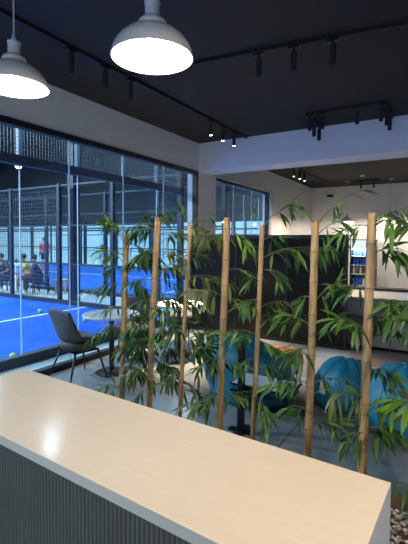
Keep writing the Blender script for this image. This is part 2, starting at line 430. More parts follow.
# ---------------------------------------------------------------- sports hall beyond the glass
HX0, HX1, HY0, HY1, HZ = -34.0, WX - .25, -6.0, 20.5, 9.0
struct(G().box(HX0, WX - .05, HY0, HY1, -.12, -.02), 'floor_hall', M['conc'])
struct(G().box(HX0, HX1 + .2, HY0, HY1, HZ, HZ + .1), 'ceiling_hall', M['hall'])
struct(G().box(HX0, HX1, HY1, HY1 + .1, 2.75, HZ), 'wall_hall_far', M['hall'])
struct(G().box(HX0 - .1, HX0, HY0, HY1, 0, HZ), 'wall_hall_left', M['hall'])
struct(G().box(HX0, HX1, HY0 - .1, HY0, 0, HZ), 'wall_hall_near', M['hall'])
struct(G().box(WX - .3, WX - .2, HY0, HY1, CEIL, HZ).box(WX - .3, WX - .2, BACK, HY1, 0, CEIL), 'wall_hall_right', M['hall'])
r = thing('window_4', None, None); r['kind'] = 'structure'     # the strip of backlit translucent sheets
for k in range(10):
    x = HX0 + .1 + k * 2.94
    G().box(x + .06, x + 2.88, HY1, HY1 + .04, -.02, 2.75).build('translucent_sheet', M['sheet'], r)
    G().box(x - .12, x + .06, HY1 - .15, HY1 + .05, -.02, 2.9).build('mullion', M['post'], r)
G().box(HX0, HX1, HY1 - .06, HY1 + .02, 2.3, 2.38).box(HX0, HX1, HY1 - .06, HY1 + .02, 1.1, 1.16).build('rail', M['post'], r)

c1 = struct(G().box(-24.8, -4.86, -2.95, 7.0, -.02, 0), 'floor_court_near', M['turf'])
tag(G().box(-7.62, -7.55, -2.95, 7.0, 0, .004).box(-24.8, -7.6, 2.0, 2.06, 0, .004).build('court_line', M['line']), 'thin white line painted across the near blue court', 'court line')
struct(G().box(-24.8, -4.86, 9.0, 19.0, -.02, 0), 'floor_court_far', M['turf2'])
tag(G().box(-7.62, -7.55, 9.0, 19.0, 0, .004).box(-24.8, -7.6, 14.0, 14.06, 0, .004).build('court_line', M['line']), 'thin white line painted across the far blue court', 'court line')
struct(G().box(-4.86, -4.74, -2.95, 7.1, -.02, .11), 'trim_4', M['post'])               # dark kerb at the near edge of the court
struct(G().box(-24.8, -4.86, 7.0, 7.1, -.02, .10), 'trim_5', M['post'])
struct(G().box(-24.8, -4.74, 8.9, 9.0, -.02, .08), 'trim_6', M['post'])

def wires(g, a0, a1, z0, z1, fix, along_y, step=.047, w=.0028):
    n = int((a1 - a0) / step); m = int((z1 - z0) / step)
    for k in range(n + 1):
        a = a0 + k * step
        if along_y: g.box(fix - w, fix + w, a - w, a + w, z0, z1)
        else: g.box(a - w, a + w, fix - w, fix + w, z0, z1)
    for k in range(m + 1):
        z = z0 + k * step
        if along_y: g.box(fix - w, fix + w, a0, a1, z - w, z + w)
        else: g.box(a0, a1, fix - w, fix + w, z - w, z + w)
    return g

def back_fence(y0, y1, label, posts, beam, ztop):
    r = thing('court_fence', label, 'fence', (-4.8, y0, 0))
    o = Vector((-4.8, y0, 0))
    L = y1 - y0
    G().box(-.05, .05, 0, L, beam - .07, beam + .05).build('beam', M['post'], r)
    G().box(-.04, .04, 0, L, ztop, ztop + .06).build('top_rail', M['post'], r)
    for y in posts:
        G().box(-.03, .03, y - y0 - .028, y - y0 + .028, beam + .05, ztop).build('upper_post', M['bluepost'], r)
    wires(G(), 0, L, beam + .05, ztop, 0, True).build('wire_mesh', M['wire'], r)
    ys = [y0] + [p for p in posts] + [y1]
    for a, b in zip(ys[:-1], ys[1:]):
        if b - a < .15: continue
        G().box(-.006, .006, a - y0 + .008, b - y0 - .008, .11, beam - .07).build('glass_panel', M['cglass'], r)
    for p in posts:
        G().box(-.007, .007, p - y0 - .007, p - y0 + .007, .11, beam - .07).build('glass_joint', M['gedge'], r)
    G().box(-.05, .05, L - .06, L + .04, .0, ztop).build('corner_post', M['post'], r)
    return r
back_fence(-2.95, 7.02, 'glass and wire mesh fence of the near blue court just outside the window', [-1.7, -.7, .3, 1.3, 2.3, 3.32, 4.28, 5.28, 6.2], 2.66, 4.0)
back_fence(9.08, 19.0, 'glass and wire mesh end fence of the far blue court seen through the smaller window', [10, 11, 12, 13, 15, 17], 2.95, 4.0)

def side_fence(y, label, xs, rails, mesh_from=None):
    r = thing('court_fence', label, 'fence', (-4.8, y, 0))
    for x in xs:
        G().box(x + 4.8 - .045, x + 4.8 + .045, -.045, .045, 0, rails[-1] + .05).build('post', M['post'], r)
    for z in rails:
        G().box(-20, 0, -.02, .02, z - .022, z + .022).build('rail', M['post'], r)
    for a, b in zip(xs[:2], xs[1:3]):
        G().box(b + 4.85, a + 4.75, -.005, .005, .1, rails[-1] - .04).build('glass_panel', M['cglass'], r)
    if mesh_from: wires(G(), -8.5, mesh_from + 4.8, .1, 3.0, 0, False, .10, .003).build('wire_mesh', M['wire'], r)
    return r
side_fence(7.06, 'dark posted side fence of the near blue court in front of the seated people', [-4.85, -6.75, -8.6, -10.6, -12.6, -14.6, -17, -20, -23], [1.02, 2.0, 3.02], -8.7)
side_fence(9.0, 'dark posted side fence of the far blue court behind the seated people', [-4.85, -6.9, -8.9, -11.6, -14.6, -17, -20, -23], [2.0, 2.45, 3.05])
side_fence(19.0, 'dark posted fence at the far edge of the far blue court', [-4.85, -7, -9, -12, -15, -18, -21, -24], [1.0, 2.0, 3.05])
for x, y, lab in [(-8.45, 7.4, 'thick dark hall column on the walkway right of the seated people'), (-6.95, 19.5, 'dark hall column at the far end of the sports hall')]:
    tag(G().box(-.11, .11, -.11, .11, -.02, HZ).build('hall_column', M['post'], loc=(x, y, 0)), lab, 'column')
for k, z in enumerate((HZ - .25, HZ - .25)):
    tag(G().box(HX0 + .2, -4.6, -.1, .1, 0, .25).build('hall_girder', M['post'], loc=(0, 19.6 - k * 7, z)), ['dark roof girder across the far end of the sports hall', 'dark roof girder across the middle of the sports hall'][k], 'girder')

# floodlights of the hall
def flood(loc, label, power, k=1.0):
    r = thing('floodlight', label, 'floodlight', loc, 0, None)
    G().box(-.56 * k - .06, .56 * k + .06, -.26 * k - .06, .26 * k + .06, .02, .14).build('housing', M['post'], r)
    G().box(-.56 * k, .56 * k, -.26 * k, .26 * k, 0, .02).build('light_panel', M['flood'], r)
    G().box(-.02, .02, -.02, .02, .14, HZ - loc[2]).build('stem', M['post'], r)
    l = bpy.data.lights.new('flood_light', 'AREA'); l.shape = 'RECTANGLE'; l.size = 1.1 * k; l.size_y = .5 * k; l.energy = power; l.color = (.72, .90, 1.0)
    o = bpy.data.objects.new('flood_light', l); C.objects.link(o); o.location = (loc[0], loc[1], loc[2] - .03)
FP = 1500
for x, y, z, lab, p in FLOODS: flood((x, y, z), lab, p, .5 if p < 200 else 1.0)

for (x, y, z), lab in [((-20.23, 13.94, 5.6), 'small bright high-bay lamp far away in the sports hall, left of the two'), ((-17.1, 15.2, 5.42), 'small bright high-bay lamp far away in the sports hall, right of the two')]:
    r = thing('high_bay_lamp', lab, 'lamp', (x, y, z), 0, 'high-bay lamps of the sports hall')
    G().lathe([(.20, .0), (.19, .06), (.08, .16), (.05, .26)], 20, cap0=False).build('reflector', M['post'], r)
    G().ball((0, 0, .02), .16, 14, 8, (1, 1, .7)).build('lens', M['hibay'], r, smooth=True)
    G().lathe([(.012, .26), (.012, HZ - z)], 8).build('stem', M['post'], r)
# tennis balls on the near court
for x, y, lab in [(-7.80, 5.86, 'tennis ball farthest from the window on the near blue court'), (-5.05, 3.36, 'tennis ball closest to the kerb at the left of the near blue court'), (-6.2, 5.69, 'tennis ball seen just under the edge of the pale round table top')]:
    tag(G().ball((0, 0, 0), .045, 14, 10).build('tennis_ball', M['ball'], smooth=True, loc=(x, y, .045)), lab, 'ball', 'tennis balls on the blue court')
o = G().lathe([(.045, 0), (.05, .02), (.05, .36), (.03, .40)], 14).build('training_marker', M['orange'], smooth=False, loc=(-6.55, 7.3, -.02))
tag(o, 'slim upright orange marker standing at the court edge, seen between the bamboo leaves', 'marker')

# white table and wooden stool on the walkway
r = thing('side_table', 'narrow white table on the walkway behind the seated people', 'table', (-12.75, 8.74, -.02))
G().box(-.45, .45, -.2, .2, .78, .84).build('table_top', M['white'], r)
for sx in (-.4, .4):
    for sy in (-.16, .16): G().box(sx - .02, sx + .02, sy - .02, sy + .02, 0, .78).build('leg', M['white'], r)
for dx, lab in [(-.12, 'dark drinking bottle at the left on the white walkway table'), (.12, 'dark drinking bottle at the right on the white walkway table')]:
    tag(G().lathe([(.035, 0), (.035, .13), (.014, .16), (.014, .19)], 10).build('drinking_bottle', M['navy'], smooth=False, loc=(-12.75 + dx, 8.74, .82)), lab, 'bottle', 'bottles on the walkway table')
r = thing('wooden_stool', 'pale wooden stool standing empty on the walkway right of the dark column', 'stool', (-10.25, 8.55, -.02), .2)
G().box(-.2, .2, -.16, .16, .40, .45).build('seat', M['wood'], r, bevel=.008)
for sx in (-.17, .17):
    for sy in (-.13, .13): G().box(sx - .025, sx + .025, sy - .025, sy + .025, 0, .40).build('leg', M['wood'], r)

# ---------------------------------------------------------------- people
def skin_mesh(name, verts, edges, rad, m, parent=None, lvl=2):
    me = bpy.data.meshes.new(name); me.from_pydata(verts, edges, []); me.update()
    o = bpy.data.objects.new(name, me); C.objects.link(o)
    sk = o.modifiers.new('skin', 'SKIN'); sk.use_smooth_shade = True
    sv = me.skin_vertices[0].data if me.skin_vertices else None
    if sv is None:
        # the layer appears with the modifier; make it by hand if it did not
        with bpy.context.temp_override(object=o, active_object=o, selected_objects=[o]):
            bpy.ops.mesh.customdata_skin_add()
        sv = me.skin_vertices[0].data
    for i, r in enumerate(rad): sv[i].radius = (r, r)
    sv[0].use_root = True
    ss = o.modifiers.new('sub', 'SUBSURF'); ss.levels = lvl; ss.render_levels = lvl
    dg = bpy.context.evaluated_depsgraph_get()
    nm = bpy.data.meshes.new_from_object(o.evaluated_get(dg))
    bpy.data.objects.remove(o)
    nm.name = name; nm.materials.clear(); nm.materials.append(m)
    nm.polygons.foreach_set('use_smooth', [True] * len(nm.polygons))
    p = bpy.data.objects.new(name, nm); C.objects.link(p)
    if parent: p.parent = parent
    return p

def person(label, loc, rotz, J, shirt, pants, sleeve=.5, leg=.5):
    """J: joint positions in a local frame, figure facing -Y. One continuous body; hair, shirt, shorts and shoes are children."""
    r = thing('person', label, 'person', loc, rotz)
    V = {k: Vector(v) for k, v in J.items()}
    names = ['pelvis', 'waist', 'chest', 'neck', 'headlow', 'head', 'crown',
             'shL', 'elL', 'wrL', 'haL', 'shR', 'elR', 'wrR', 'haR', 'hipL', 'knL', 'anL', 'toL', 'hipR', 'knR', 'anR', 'toR']
    radd = dict(pelvis=.13, waist=.12, chest=.135, neck=.052, headlow=.070, head=.092, crown=.066, sh=.062, el=.044, wr=.028, ha=.030, hip=.088, kn=.056, an=.038, to=.030)
    rads = [radd[n] if n in radd else radd[n[:-1]] for n in names]
    ix = {n: i for i, n in enumerate(names)}
    E = [('pelvis', 'waist'), ('waist', 'chest'), ('chest', 'neck'), ('neck', 'headlow'), ('headlow', 'head'), ('head', 'crown')]
    for s in 'LR': E += [('chest', 'sh' + s), ('sh' + s, 'el' + s), ('el' + s, 'wr' + s), ('wr' + s, 'ha' + s), ('pelvis', 'hip' + s), ('hip' + s, 'kn' + s), ('kn' + s, 'an' + s), ('an' + s, 'to' + s)]
    body = skin_mesh('body', [V[n] for n in names], [(ix[a], ix[b]) for a, b in E], rads, M['skin'], r)
    # face: nose and eyes merged as one small mesh, hair cap
    h = V['head']; f = (V['face'] - h).normalized(); side = f.cross(Vector((0, 0, 1))).normalized()
    fg = G()
    fg.ball(h + f * .095 + Vector((0, 0, -.015)), .016, 8, 6)
    fg.build('nose', M['skin'], r, smooth=True)
    eg = G()
    for s in (-1, 1): eg.ball(h + f * .082 + side * .034 * s + Vector((0, 0, .018)), .011, 8, 6)
    eg.build('eyes', M['hair'], r, smooth=True)
    hg = G(); c = h + Vector((0, 0, .035)) - f * .018
    hg.ball(c, .108, 14, 10, (.95, .95, .92))
    hg.build('hair', M['hair'], r, smooth=True)
    # shirt: torso plus upper arms, a bit larger than the body
    def lerp(a, b, t): return V[a].lerp(V[b], t)
    vs = [V['pelvis'] + Vector((0, 0, .03)), V['waist'], V['chest'], lerp('chest', 'neck', .55), V['shL'], lerp('shL', 'elL', sleeve), V['shR'], lerp('shR', 'elR', sleeve)]
    skin_mesh('shirt', vs, [(0, 1), (1, 2), (2, 3), (2, 4), (4, 5), (2, 6), (6, 7)], [.155, .145, .16, .075, .080, .070, .080, .070], shirt, r)
    vs = [V['pelvis'], V['hipL'], lerp('hipL', 'knL', leg), V['hipR'], lerp('hipR', 'knR', leg)]
    ed = [(0, 1), (1, 2), (0, 3), (3, 4)]; rd = [.15, .112, .09, .112, .09]
    if leg >= 1:
        vs += [lerp('knL', 'anL', .9), lerp('knR', 'anR', .9)]; ed += [(2, 5), (4, 6)]; rd = [.15, .112, .078, .112, .078, .055, .055]
    skin_mesh('trousers', vs, ed, rd, pants, r)
    for s in 'LR':
        g = G(); a, t = V['an' + s], V['to' + s]
        g.tube([a + (a - t) * .25 + Vector((0, 0, -.055)), a + Vector((0, 0, -.045)), t.lerp(a, .4), t + (t - a) * .15], [.03, .05, .047, .030], 10)
        g.build('shoe', M['shoe'], r, smooth=True)
    return r

def seated(lean=.12, spread=.16, arm=0):
    J = dict(pelvis=(0, 0, .50), waist=(0, -.02, .66), chest=(0, -.04 - lean * .5, .90), neck=(0, -.05 - lean, 1.06), headlow=(0, -.08 - lean, 1.14), head=(0, -.09 - lean, 1.22), crown=(0, -.08 - lean, 1.29),
             face=(arm * .05, -.3 - lean, 1.17))
    for s, q in (('L', -1), ('R', 1)):
        J['sh' + s] = (q * .19, -.04 - lean * .8, .98); J['el' + s] = (q * .27, -.16 - lean, .74); J['wr' + s] = (q * .17, -.40 - lean * .6, .66); J['ha' + s] = (q * .13, -.49 - lean * .6, .65)
        J['hip' + s] = (q * .10, -.04, .49); J['kn' + s] = (q * spread, -.46, .52); J['an' + s] = (q * (spread + .01), -.44, .085); J['to' + s] = (q * (spread + .02), -.60, .035)
    return J
def standing():
    J = dict(pelvis=(0, 0, .98), waist=(0, 0, 1.12), chest=(0, .01, 1.33), neck=(0, 0, 1.50), headlow=(0, -.015, 1.57), head=(0, -.02, 1.65), crown=(0, -.01, 1.72), face=(-.1, -.2, 1.63))
    for s, q in (('L', -1), ('R', 1)):
        J['sh' + s] = (q * .19, .01, 1.43); J['el' + s] = (q * .25, .04, 1.14); J['wr' + s] = (q * .24, -.08, .90); J['ha' + s] = (q * .23, -.11, .82)
        J['hip' + s] = (q * .10, 0, .93); J['kn' + s] = (q * .12, -.03, .50); J['an' + s] = (q * .13, .02, .085); J['to' + s] = (q * .15, -.14, .035)
    return J

def low_chair(loc, rotz, label):
    r = thing('court_chair', label, 'chair', loc, rotz, 'chairs of the people beside the court')
    G().box(-.22, .22, -.2, .22, .30, .335).build('seat', M['leg'], r, bevel=.01)
    G().box(-.22, .22, .22, .25, .45, .80).build('backrest', M['leg'], r, bevel=.01)
    for sx in (-.2, .2):
        for sy in (-.18, .235): G().box(sx - .015, sx + .015, sy - .015, sy + .015, 0, .30 if sy < 0 else .47).build('leg', M['leg'], r)
P = [(-12.55, 8.05, .55, seated(.06, .14, 1), 'navy', 'navy', .95, 1.0, 'person in dark navy clothes seated at the far left beside the court', 'dark chair under the person at the far left beside the court'),
     (-11.45, 8.28, -.55, seated(.16, .17, -1), 'yellow', 'maroon', .55, .8, 'person in yellow shirt and maroon shorts leaning forward on a chair beside the court', 'dark chair under the person in the yellow shirt'),
     (-10.80, 8.12, -.75, seated(.10, .13, -1), 'navy', 'navy', .95, 1.0, 'person in dark navy top seated right of the yellow shirt, next to the thick column', 'dark chair under the person in navy beside the thick column')]
for x, y, rz, J, sh, pa, sl, lg, lab, clab in P:
    person(lab, (x, y, -.02), rz, J, M[sh], M[pa], sl, lg).scale = (.9, .9, .9)
    low_chair((x, y, -.02), rz, clab)
person('person in red top standing far back on the far blue court', (-16.9, 13.0, 0), .4, standing(), M['red'], M['navy'], .6, .6)
# ---------------------------------------------------------------- reception counter
# local frame: origin at the far right corner of the top, -X along its length, -Y across it
H = .90
r = thing('reception_counter', 'pale laminate reception counter with fluted front in the foreground', 'counter', (-.132, 1.316, 0), math.radians(-3.06))
L, D = 1.89, .505
G().box(-L, -.012, -D, 0, H - .034, H).box(-.012, 0, -D, 0, H - .003, H).build('countertop', M['top'], r)
G().box(-.012, 0, -D, 0, 0, H - .003).build('end_panel', M['cend'], r)
G().box(-L, -L + .02, -D, 0, 0, H - .034).build('end_panel', M['cend'], r)
G().box(-L + .02, -.012, -.03, -.01, .0, H - .034).build('back_panel', M['cend'], r)
g = G(); n = 104; w = (L - .04) / n
def flute(u, v):
    x = -L + .02 + u * (L - .034); ph = u * n % 1.0
    return (x, -D + .026 - .009 * abs(math.sin(PI * u * n)) ** .8, .06 + v * (H - .034 - .06))
g.grid(flute, n * 6, 1)
g.build('fluted_panel', M['flute'], r)
G().box(-L + .02, -.014, -D + .028, -D + .045, .0, H - .034).box(-L + .02, -.014, -D + .05, -D + .06, 0, .06).build('carcass', M['mattblack'], r)

# ---------------------------------------------------------------- pebble bed with the bamboo screen
r = thing('planter_tray', 'brown board planter tray full of pebbles behind the counter', 'planter', (-.95, 2.1, 0))
TX0, TX1, TY0, TY1 = -1.55, 1.35, -.5, .5
for a in ((TX0, TX1, TY0, TY0 + .025), (TX0, TX1, TY1 - .025, TY1), (TX0, TX0 + .025, TY0 + .025, TY1 - .025), (TX1 - .025, TX1, TY0 + .025, TY1 - .025)):
    G().box(*a, 0, .15).build('side_board', M['traywood'], r, bevel=.003)
G().box(TX0 + .02, TX1 - .02, TY0 + .02, TY1 - .02, 0, .05).build('bottom_board', M['traywood'], r)
g = G()
def pebble(g, x, y, z, s):
    a = rnd.uniform(0, PI); ca, sa = math.cos(a), math.sin(a); sx, sy, sz = s * rnd.uniform(.9, 1.35), s * rnd.uniform(.7, 1), s * rnd.uniform(.5, .75)
    vs = []; fs = []
    n, m = 7, 5
    for i in range(1, m):
        t = PI * i / m
        for k in range(n):
            b = 2 * PI * k / n; u, v = sx * math.sin(t) * math.cos(b), sy * math.sin(t) * math.sin(b)
            vs.append((x + u * ca - v * sa, y + u * sa + v * ca, z - sz * math.cos(t)))
    for i in range(m - 2):
        for k in range(n): fs.append((i * n + k, i * n + (k + 1) % n, (i + 1) * n + (k + 1) % n, (i + 1) * n + k))
    fs.append(tuple(reversed(range(n)))); fs.append(tuple((m - 2) * n + k for k in range(n)))
    g.add(vs, fs)
for i in range(3600):
    x = rnd.uniform(TX0 + .05, TX1 - .05); y = rnd.uniform(TY0 + .05, TY1 - .05)
    pebble(g, x, y, .055 + rnd.uniform(0, .022), rnd.uniform(.009, .017))
o = g.build('white_pebbles', M['pebble'], smooth=True, loc=(-.95, 2.1, 0)); tag(o, 'cream and white pebbles filling the brown planter tray at the foot of the bamboo', 'pebbles', kind='stuff')

def leaf(g, p, d, L, W, nrm, droop):
    """A lanceolate blade: folded along the midrib, bending down towards its tip."""
    d = d.normalized(); side = d.cross(nrm)
    if side.length < .05: side = d.cross(Vector((1, .2, 0)))
    side.normalize(); up = side.cross(d).normalized()
    prof = [(0, .10), (.10, .55), (.28, .95), (.48, 1.0), (.68, .74), (.86, .36), (1, 0)]
    vs = []; q = Vector(p); cd = d.copy(); last = 0; fs = []
    for i, (t, w) in enumerate(prof):
        step = (t - last) * L; last = t
        cd = (cd + Vector((0, 0, -1)) * droop * step / L).normalized(); q = q + cd * step
        u2 = side.cross(cd).normalized()
        vs += [q - side * W * w * .5 + u2 * W * w * .10, q, q + side * W * w * .5 + u2 * W * w * .10]
    for i in range(len(prof) - 1):
        a = i * 3; fs += [(a, a + 1, a + 4, a + 3), (a + 1, a + 2, a + 5, a + 4)]
    g.add(vs, fs)

def spray(root, base, off, n, hue, LL, seed):
    rr = random.Random(seed)
    base = Vector(base); off = Vector(off) * 1.25; ln = off.length; n = int(n * (1.35 if root.location.x < -1.3 else 1.12)) + 1; LL *= 1.08
    # the twig leaves the culm rising, then arches over
    pts = []; lift = Vector((0, 0, 1)) * ln * .22
    for i in range(9):
        t = i / 8; pts.append(base + off * t + lift * 4 * t * (1 - t) * .55)
    g = G(); g.tube(pts, [.0030 - .0018 * i / 8 for i in range(9)], 5)
    lg = G()
    dirv = off.normalized()
    sd = Vector((-dirv.y, dirv.x, 0)); sd = sd.normalized() if sd.length > .05 else Vector((rr.uniform(-1, 1), rr.uniform(-1, 1), 0)).normalized()
    def blade(p, axis, hang):
        d = axis * rr.uniform(.35, 1.0) + Vector((0, 0, -rr.uniform(-.12, .95) * hang)) + Vector((rr.uniform(-.45, .45), rr.uniform(-.45, .45), rr.uniform(-.3, .25)))
        d.normalize()
        L_ = LL * rr.uniform(.60, 1.08); W = L_ * rr.uniform(.145, .19)
        st = p + d * .010
        g.tube([p, p + d * .006, st], [.0011, .0010, .0009], 4)
        leaf(lg, st, d, L_, W, Vector((rr.uniform(-.7, .7), rr.uniform(-1.0, .2), 1.0)), rr.uniform(.3, 1.2))
    if off.z > abs(off.x) * 1.3:                                    # upright tuft on top of a cane
        for k in range(n): blade(pts[min(3 + k, 8)], dirv * 1.6, 0)
    else:
        hang = 1.25 if hue == 'o' else 1.0
        for k in range(n):
            t = 1.0 if k == 0 else .10 + .88 * k / n
            i = min(int(t * 8), 7); p = pts[i].lerp(pts[i + 1], t * 8 - i); s = 1 if k % 2 else -1
            ax = (dirv + sd * s * rr.uniform(.2, 1.0)).normalized()
            if k % 3 == 1:                                          # a short side twig with leaves of its own
                e = p + ax * ln * rr.uniform(.25, .5) + Vector((0, 0, -.02)); g.tube([p, p.lerp(e, .5) + Vector((0, 0, .008)), e], [.0014, .0012, .0010], 4)
                for q in range(2): blade(e, ax, hang)
                blade(p.lerp(e, .6), ax, hang)
            else: blade(p, ax, hang)
    tw = g.build('twig', M['twig'], root, smooth=True)
    lg.build('leaf_spray', M['leaf_' + hue], tw, smooth=True)

BAMBOO_LABELS = ['leafy bamboo cane farthest left, in front of the round pale table',
    'leafy bamboo cane second from the left, with dense dark leaves along it',
    'slender bamboo cane in front of the left end of the black partition',
    'thick bamboo cane in front of the left blue bean bag, left of the black stand',
    'slim bamboo cane in front of the brown leather pouf, right of the black stand',
    'tall bamboo cane between the left blue bean bag and the pair of bean bags',
    'thickest bamboo cane, nearest the counter corner, in front of two blue bean bags',
    'bamboo cane mostly out of frame whose leaves reach in at the right edge']
for ci, (bx, by, lean, top, rad, sprays) in enumerate(CULMS):
    rr = random.Random(100 + ci)
    r = thing('bamboo_plant', BAMBOO_LABELS[ci], 'bamboo', (bx, by, .0), 0, None)
    r['group'] = 'bamboo canes behind the counter'
    def at(z): return Vector((lean * z / top, .006 * math.sin(z * 3 + ci), z))
    prof = []; z = .02; nodes = []
    nz = []; zz = rr.uniform(.1, .2)
    while zz < top - .03: nz.append(zz); zz += rr.uniform(.15, .24)
    pts = [at(.055)]; rads = [rad * 1.02]
    for q in nz:
        tp = 1.02 - .10 * q / top
        for dz, k in ((-.016, 1.0), (-.005, 1.07), (.0, 1.02), (.006, 1.08), (.018, .99)):
            pts.append(at(q + dz)); rads.append(rad * tp * k)
        pts.append(at(q + .07)); rads.append(rad * tp * .96)
    pts.append(at(top - .004)); rads.append(rad * .92); pts.append(at(top)); rads.append(rad * .84)
    cu = G().tube(pts, rads, 18).build('culm', M['bamboo'], r, smooth=True)
    for q in nz:
        tp = 1.02 - .10 * q / top
        G().tube([at(q - .003), at(q), at(q + .003)], [rad * tp * 1.035, rad * tp * 1.06, rad * tp * 1.035], 18).build('node_ring', M['node'], cu, smooth=True)
    G().tube([at(top - .001), at(top + .0008)], [rad * .62, rad * .60], 14).build('hollow', M['node'], cu)
    for si, (z, dx, dy, dz, n, hue, LL) in enumerate(sprays):
        b = at(min(z, top * 1000 - 4) / 1000)
        off = Vector((dx, dy, dz)) / 1000
        b = b + Vector((off.x, off.y, 0)).normalized() * rad * .8
        spray(r, b, off, n, hue, LL / 1000, ci * 50 + si)

# ---------------------------------------------------------------- lamps over the counter
def pendant(loc, label, power, light=True, rim=.19, cordtop=CEIL):
    """loc is the centre of the rim."""
    r = thing('pendant_lamp', label, 'lamp', loc, 0, None)
    k = rim / .19
    sh = [(.190, 0), (.189, .010), (.184, .032), (.172, .058), (.152, .084), (.125, .108), (.098, .125), (.074, .136), (.060, .142)]
    sh = [(a * k, b * k) for a, b in sh]
    s = G().lathe(sh, 48, cap0=False, cap1=False)
    s.build('shade', M['shade'], r, smooth=True)
    G().lathe([(a - .003, b - (.003 if i else -.001)) for i, (a, b) in enumerate(sh)], 48, cap0=False, cap1=True).build('shade_lining', M['shadein'], r, smooth=True)
    G().lathe([(rim - .004, .0), (rim + .002, -.001), (rim + .003, .003), (rim, .006)], 48, cap0=False, cap1=False).build('rim', M['shade'], r, smooth=True)
    ring = [(.058, .138), (.066, .146), (.068, .157), (.062, .168), (.048, .176), (.040, .184)]
    G().lathe([(a * k, b * k) for a, b in ring], 32).build('collar', M['shade'], r, smooth=True)
    neck = [(.036, .180), (.034, .19), (.034, .242), (.037, .246), (.037, .256), (.020, .262)]
    G().lathe([(a * k, b * k) for a, b in neck], 28).build('socket_cap', M['shade'], r, smooth=True)
    G().lathe([(.017 * k, .258 * k), (.014 * k, .275 * k), (.007, .305 * k)], 16).build('strain_relief', M['cord'], r, smooth=True)
    G().lathe([(.0042, .29 * k), (.0042, cordtop - loc[2])], 10).build('cord', M['cord'], r, smooth=True)
    G().lathe([(.055, cordtop - loc[2] - .03), (.06, cordtop - loc[2] - .02), (.06, cordtop - loc[2])], 24).build('canopy', M['shade'], r, smooth=True)
    b = G().lathe([(.014 * k, .13 * k), (.016 * k, .105 * k), (.030 * k, .075 * k), (.034 * k, .05 * k), (.026 * k, .025 * k), (.008 * k, .014 * k)], 20)
    b.build('bulb', M['bulb'], r, smooth=True)
    if light:
        l = bpy.data.lights.new('pendant_light', 'POINT'); l.energy = power; l.color = (1, .86, .67); l.shadow_soft_size = .035
        o = bpy.data.objects.new('pendant_light', l); C.objects.link(o); o.location = (loc[0], loc[1], loc[2] + .005)
    return r
pendant((-1.215, 1.535, 2.472), 'larger-looking lit pendant lamp with pale dome shade at the top centre', PEND * .68)
pendant((-2.178, 1.482, 2.500), 'lit pendant lamp with pale dome shade cut by the left edge', PEND * .2)
pendant((.30, .90, 2.47), 'added pendant lamp out of view, lighting the near right end of the counter', PEND * 2.3)  # extra lamp outside the view, added to brighten the counter's right end
pendant((-2.74, 13.0, 2.24), 'small distant lit pendant lamp seen left of the thickest bamboo cane', BPEND)
pendant((-1.52, 13.0, 2.33), 'small distant lit pendant lamp seen right of the thickest bamboo cane', BPEND)
pendant((-.3, 13.0, 2.3), 'distant lit pendant lamp beyond the right edge of the view', BPEND)

# ---------------------------------------------------------------- ceiling tracks and spotlights
def track(name, pts, label):
    g = G()
    for a, b in zip(pts[:-1], pts[1:]):
        a, b = Vector(a), Vector(b); d = b - a; ang = math.atan2(d.y, d.x)
        mt = Matrix.Translation((a.x, a.y, CEIL)) @ Matrix.Rotation(ang, 4, 'Z')
        g.box(-.017, d.length + .017, -.017, .017, -.030, 0, 0, mt)
        g.box(-.01, d.length + .01, -.006, .006, -.034, -.030, 1, mt)
    return tag(g.build(name, [M['black'], M['mattblack']]), label, 'track')
track('ceiling_track', [(-3.15, .5, 0), (-3.15, 6.64, 0)], 'long black ceiling track running parallel to the window wall')
track('ceiling_track', [(-3.12, 3.52, 0), (.6, 4.0, 0)], 'long black ceiling track crossing the ceiling behind the larger pendant lamp')
track('ceiling_track', [(-1.82, 6.64, 0), (-1.82, 5.87, 0), (-.79, 5.87, 0), (-.79, 6.64, 0)], 'short U-shaped black ceiling track against the dropped beam')
track('ceiling_track', [(-3.33, 9.3, 0), (-3.33, 13.4, 0)], 'black ceiling track in the back room near the far corner')
def make_spot(lens):
    r = thing('track_spotlight', '', 'spotlight', (0, 0, 0))
    G().box(-.055, .055, -.016, .016, -.058, -.030).build('adapter', M['black'], r)
    G().box(-.012, .012, -.012, .012, -.085, -.058).build('stem', M['black'], r)
    if lens == 'lens': z = -.2553
    else: z = -.205
    G().lathe([(.022, z + .006), (.022, -.254), (.026, -.255), (.028, -.25), (.028, -.09), (.024, -.082)], 20, cap0=False).build('barrel', M['mattblack'], r)
    G().lathe([(.0215, z), (.0215, z + .004)], 16).build('lens', M[lens], r)
    return r
spot0 = make_spot('unlit'); lit0 = make_spot('lens'); deep0 = make_spot('deeplens')
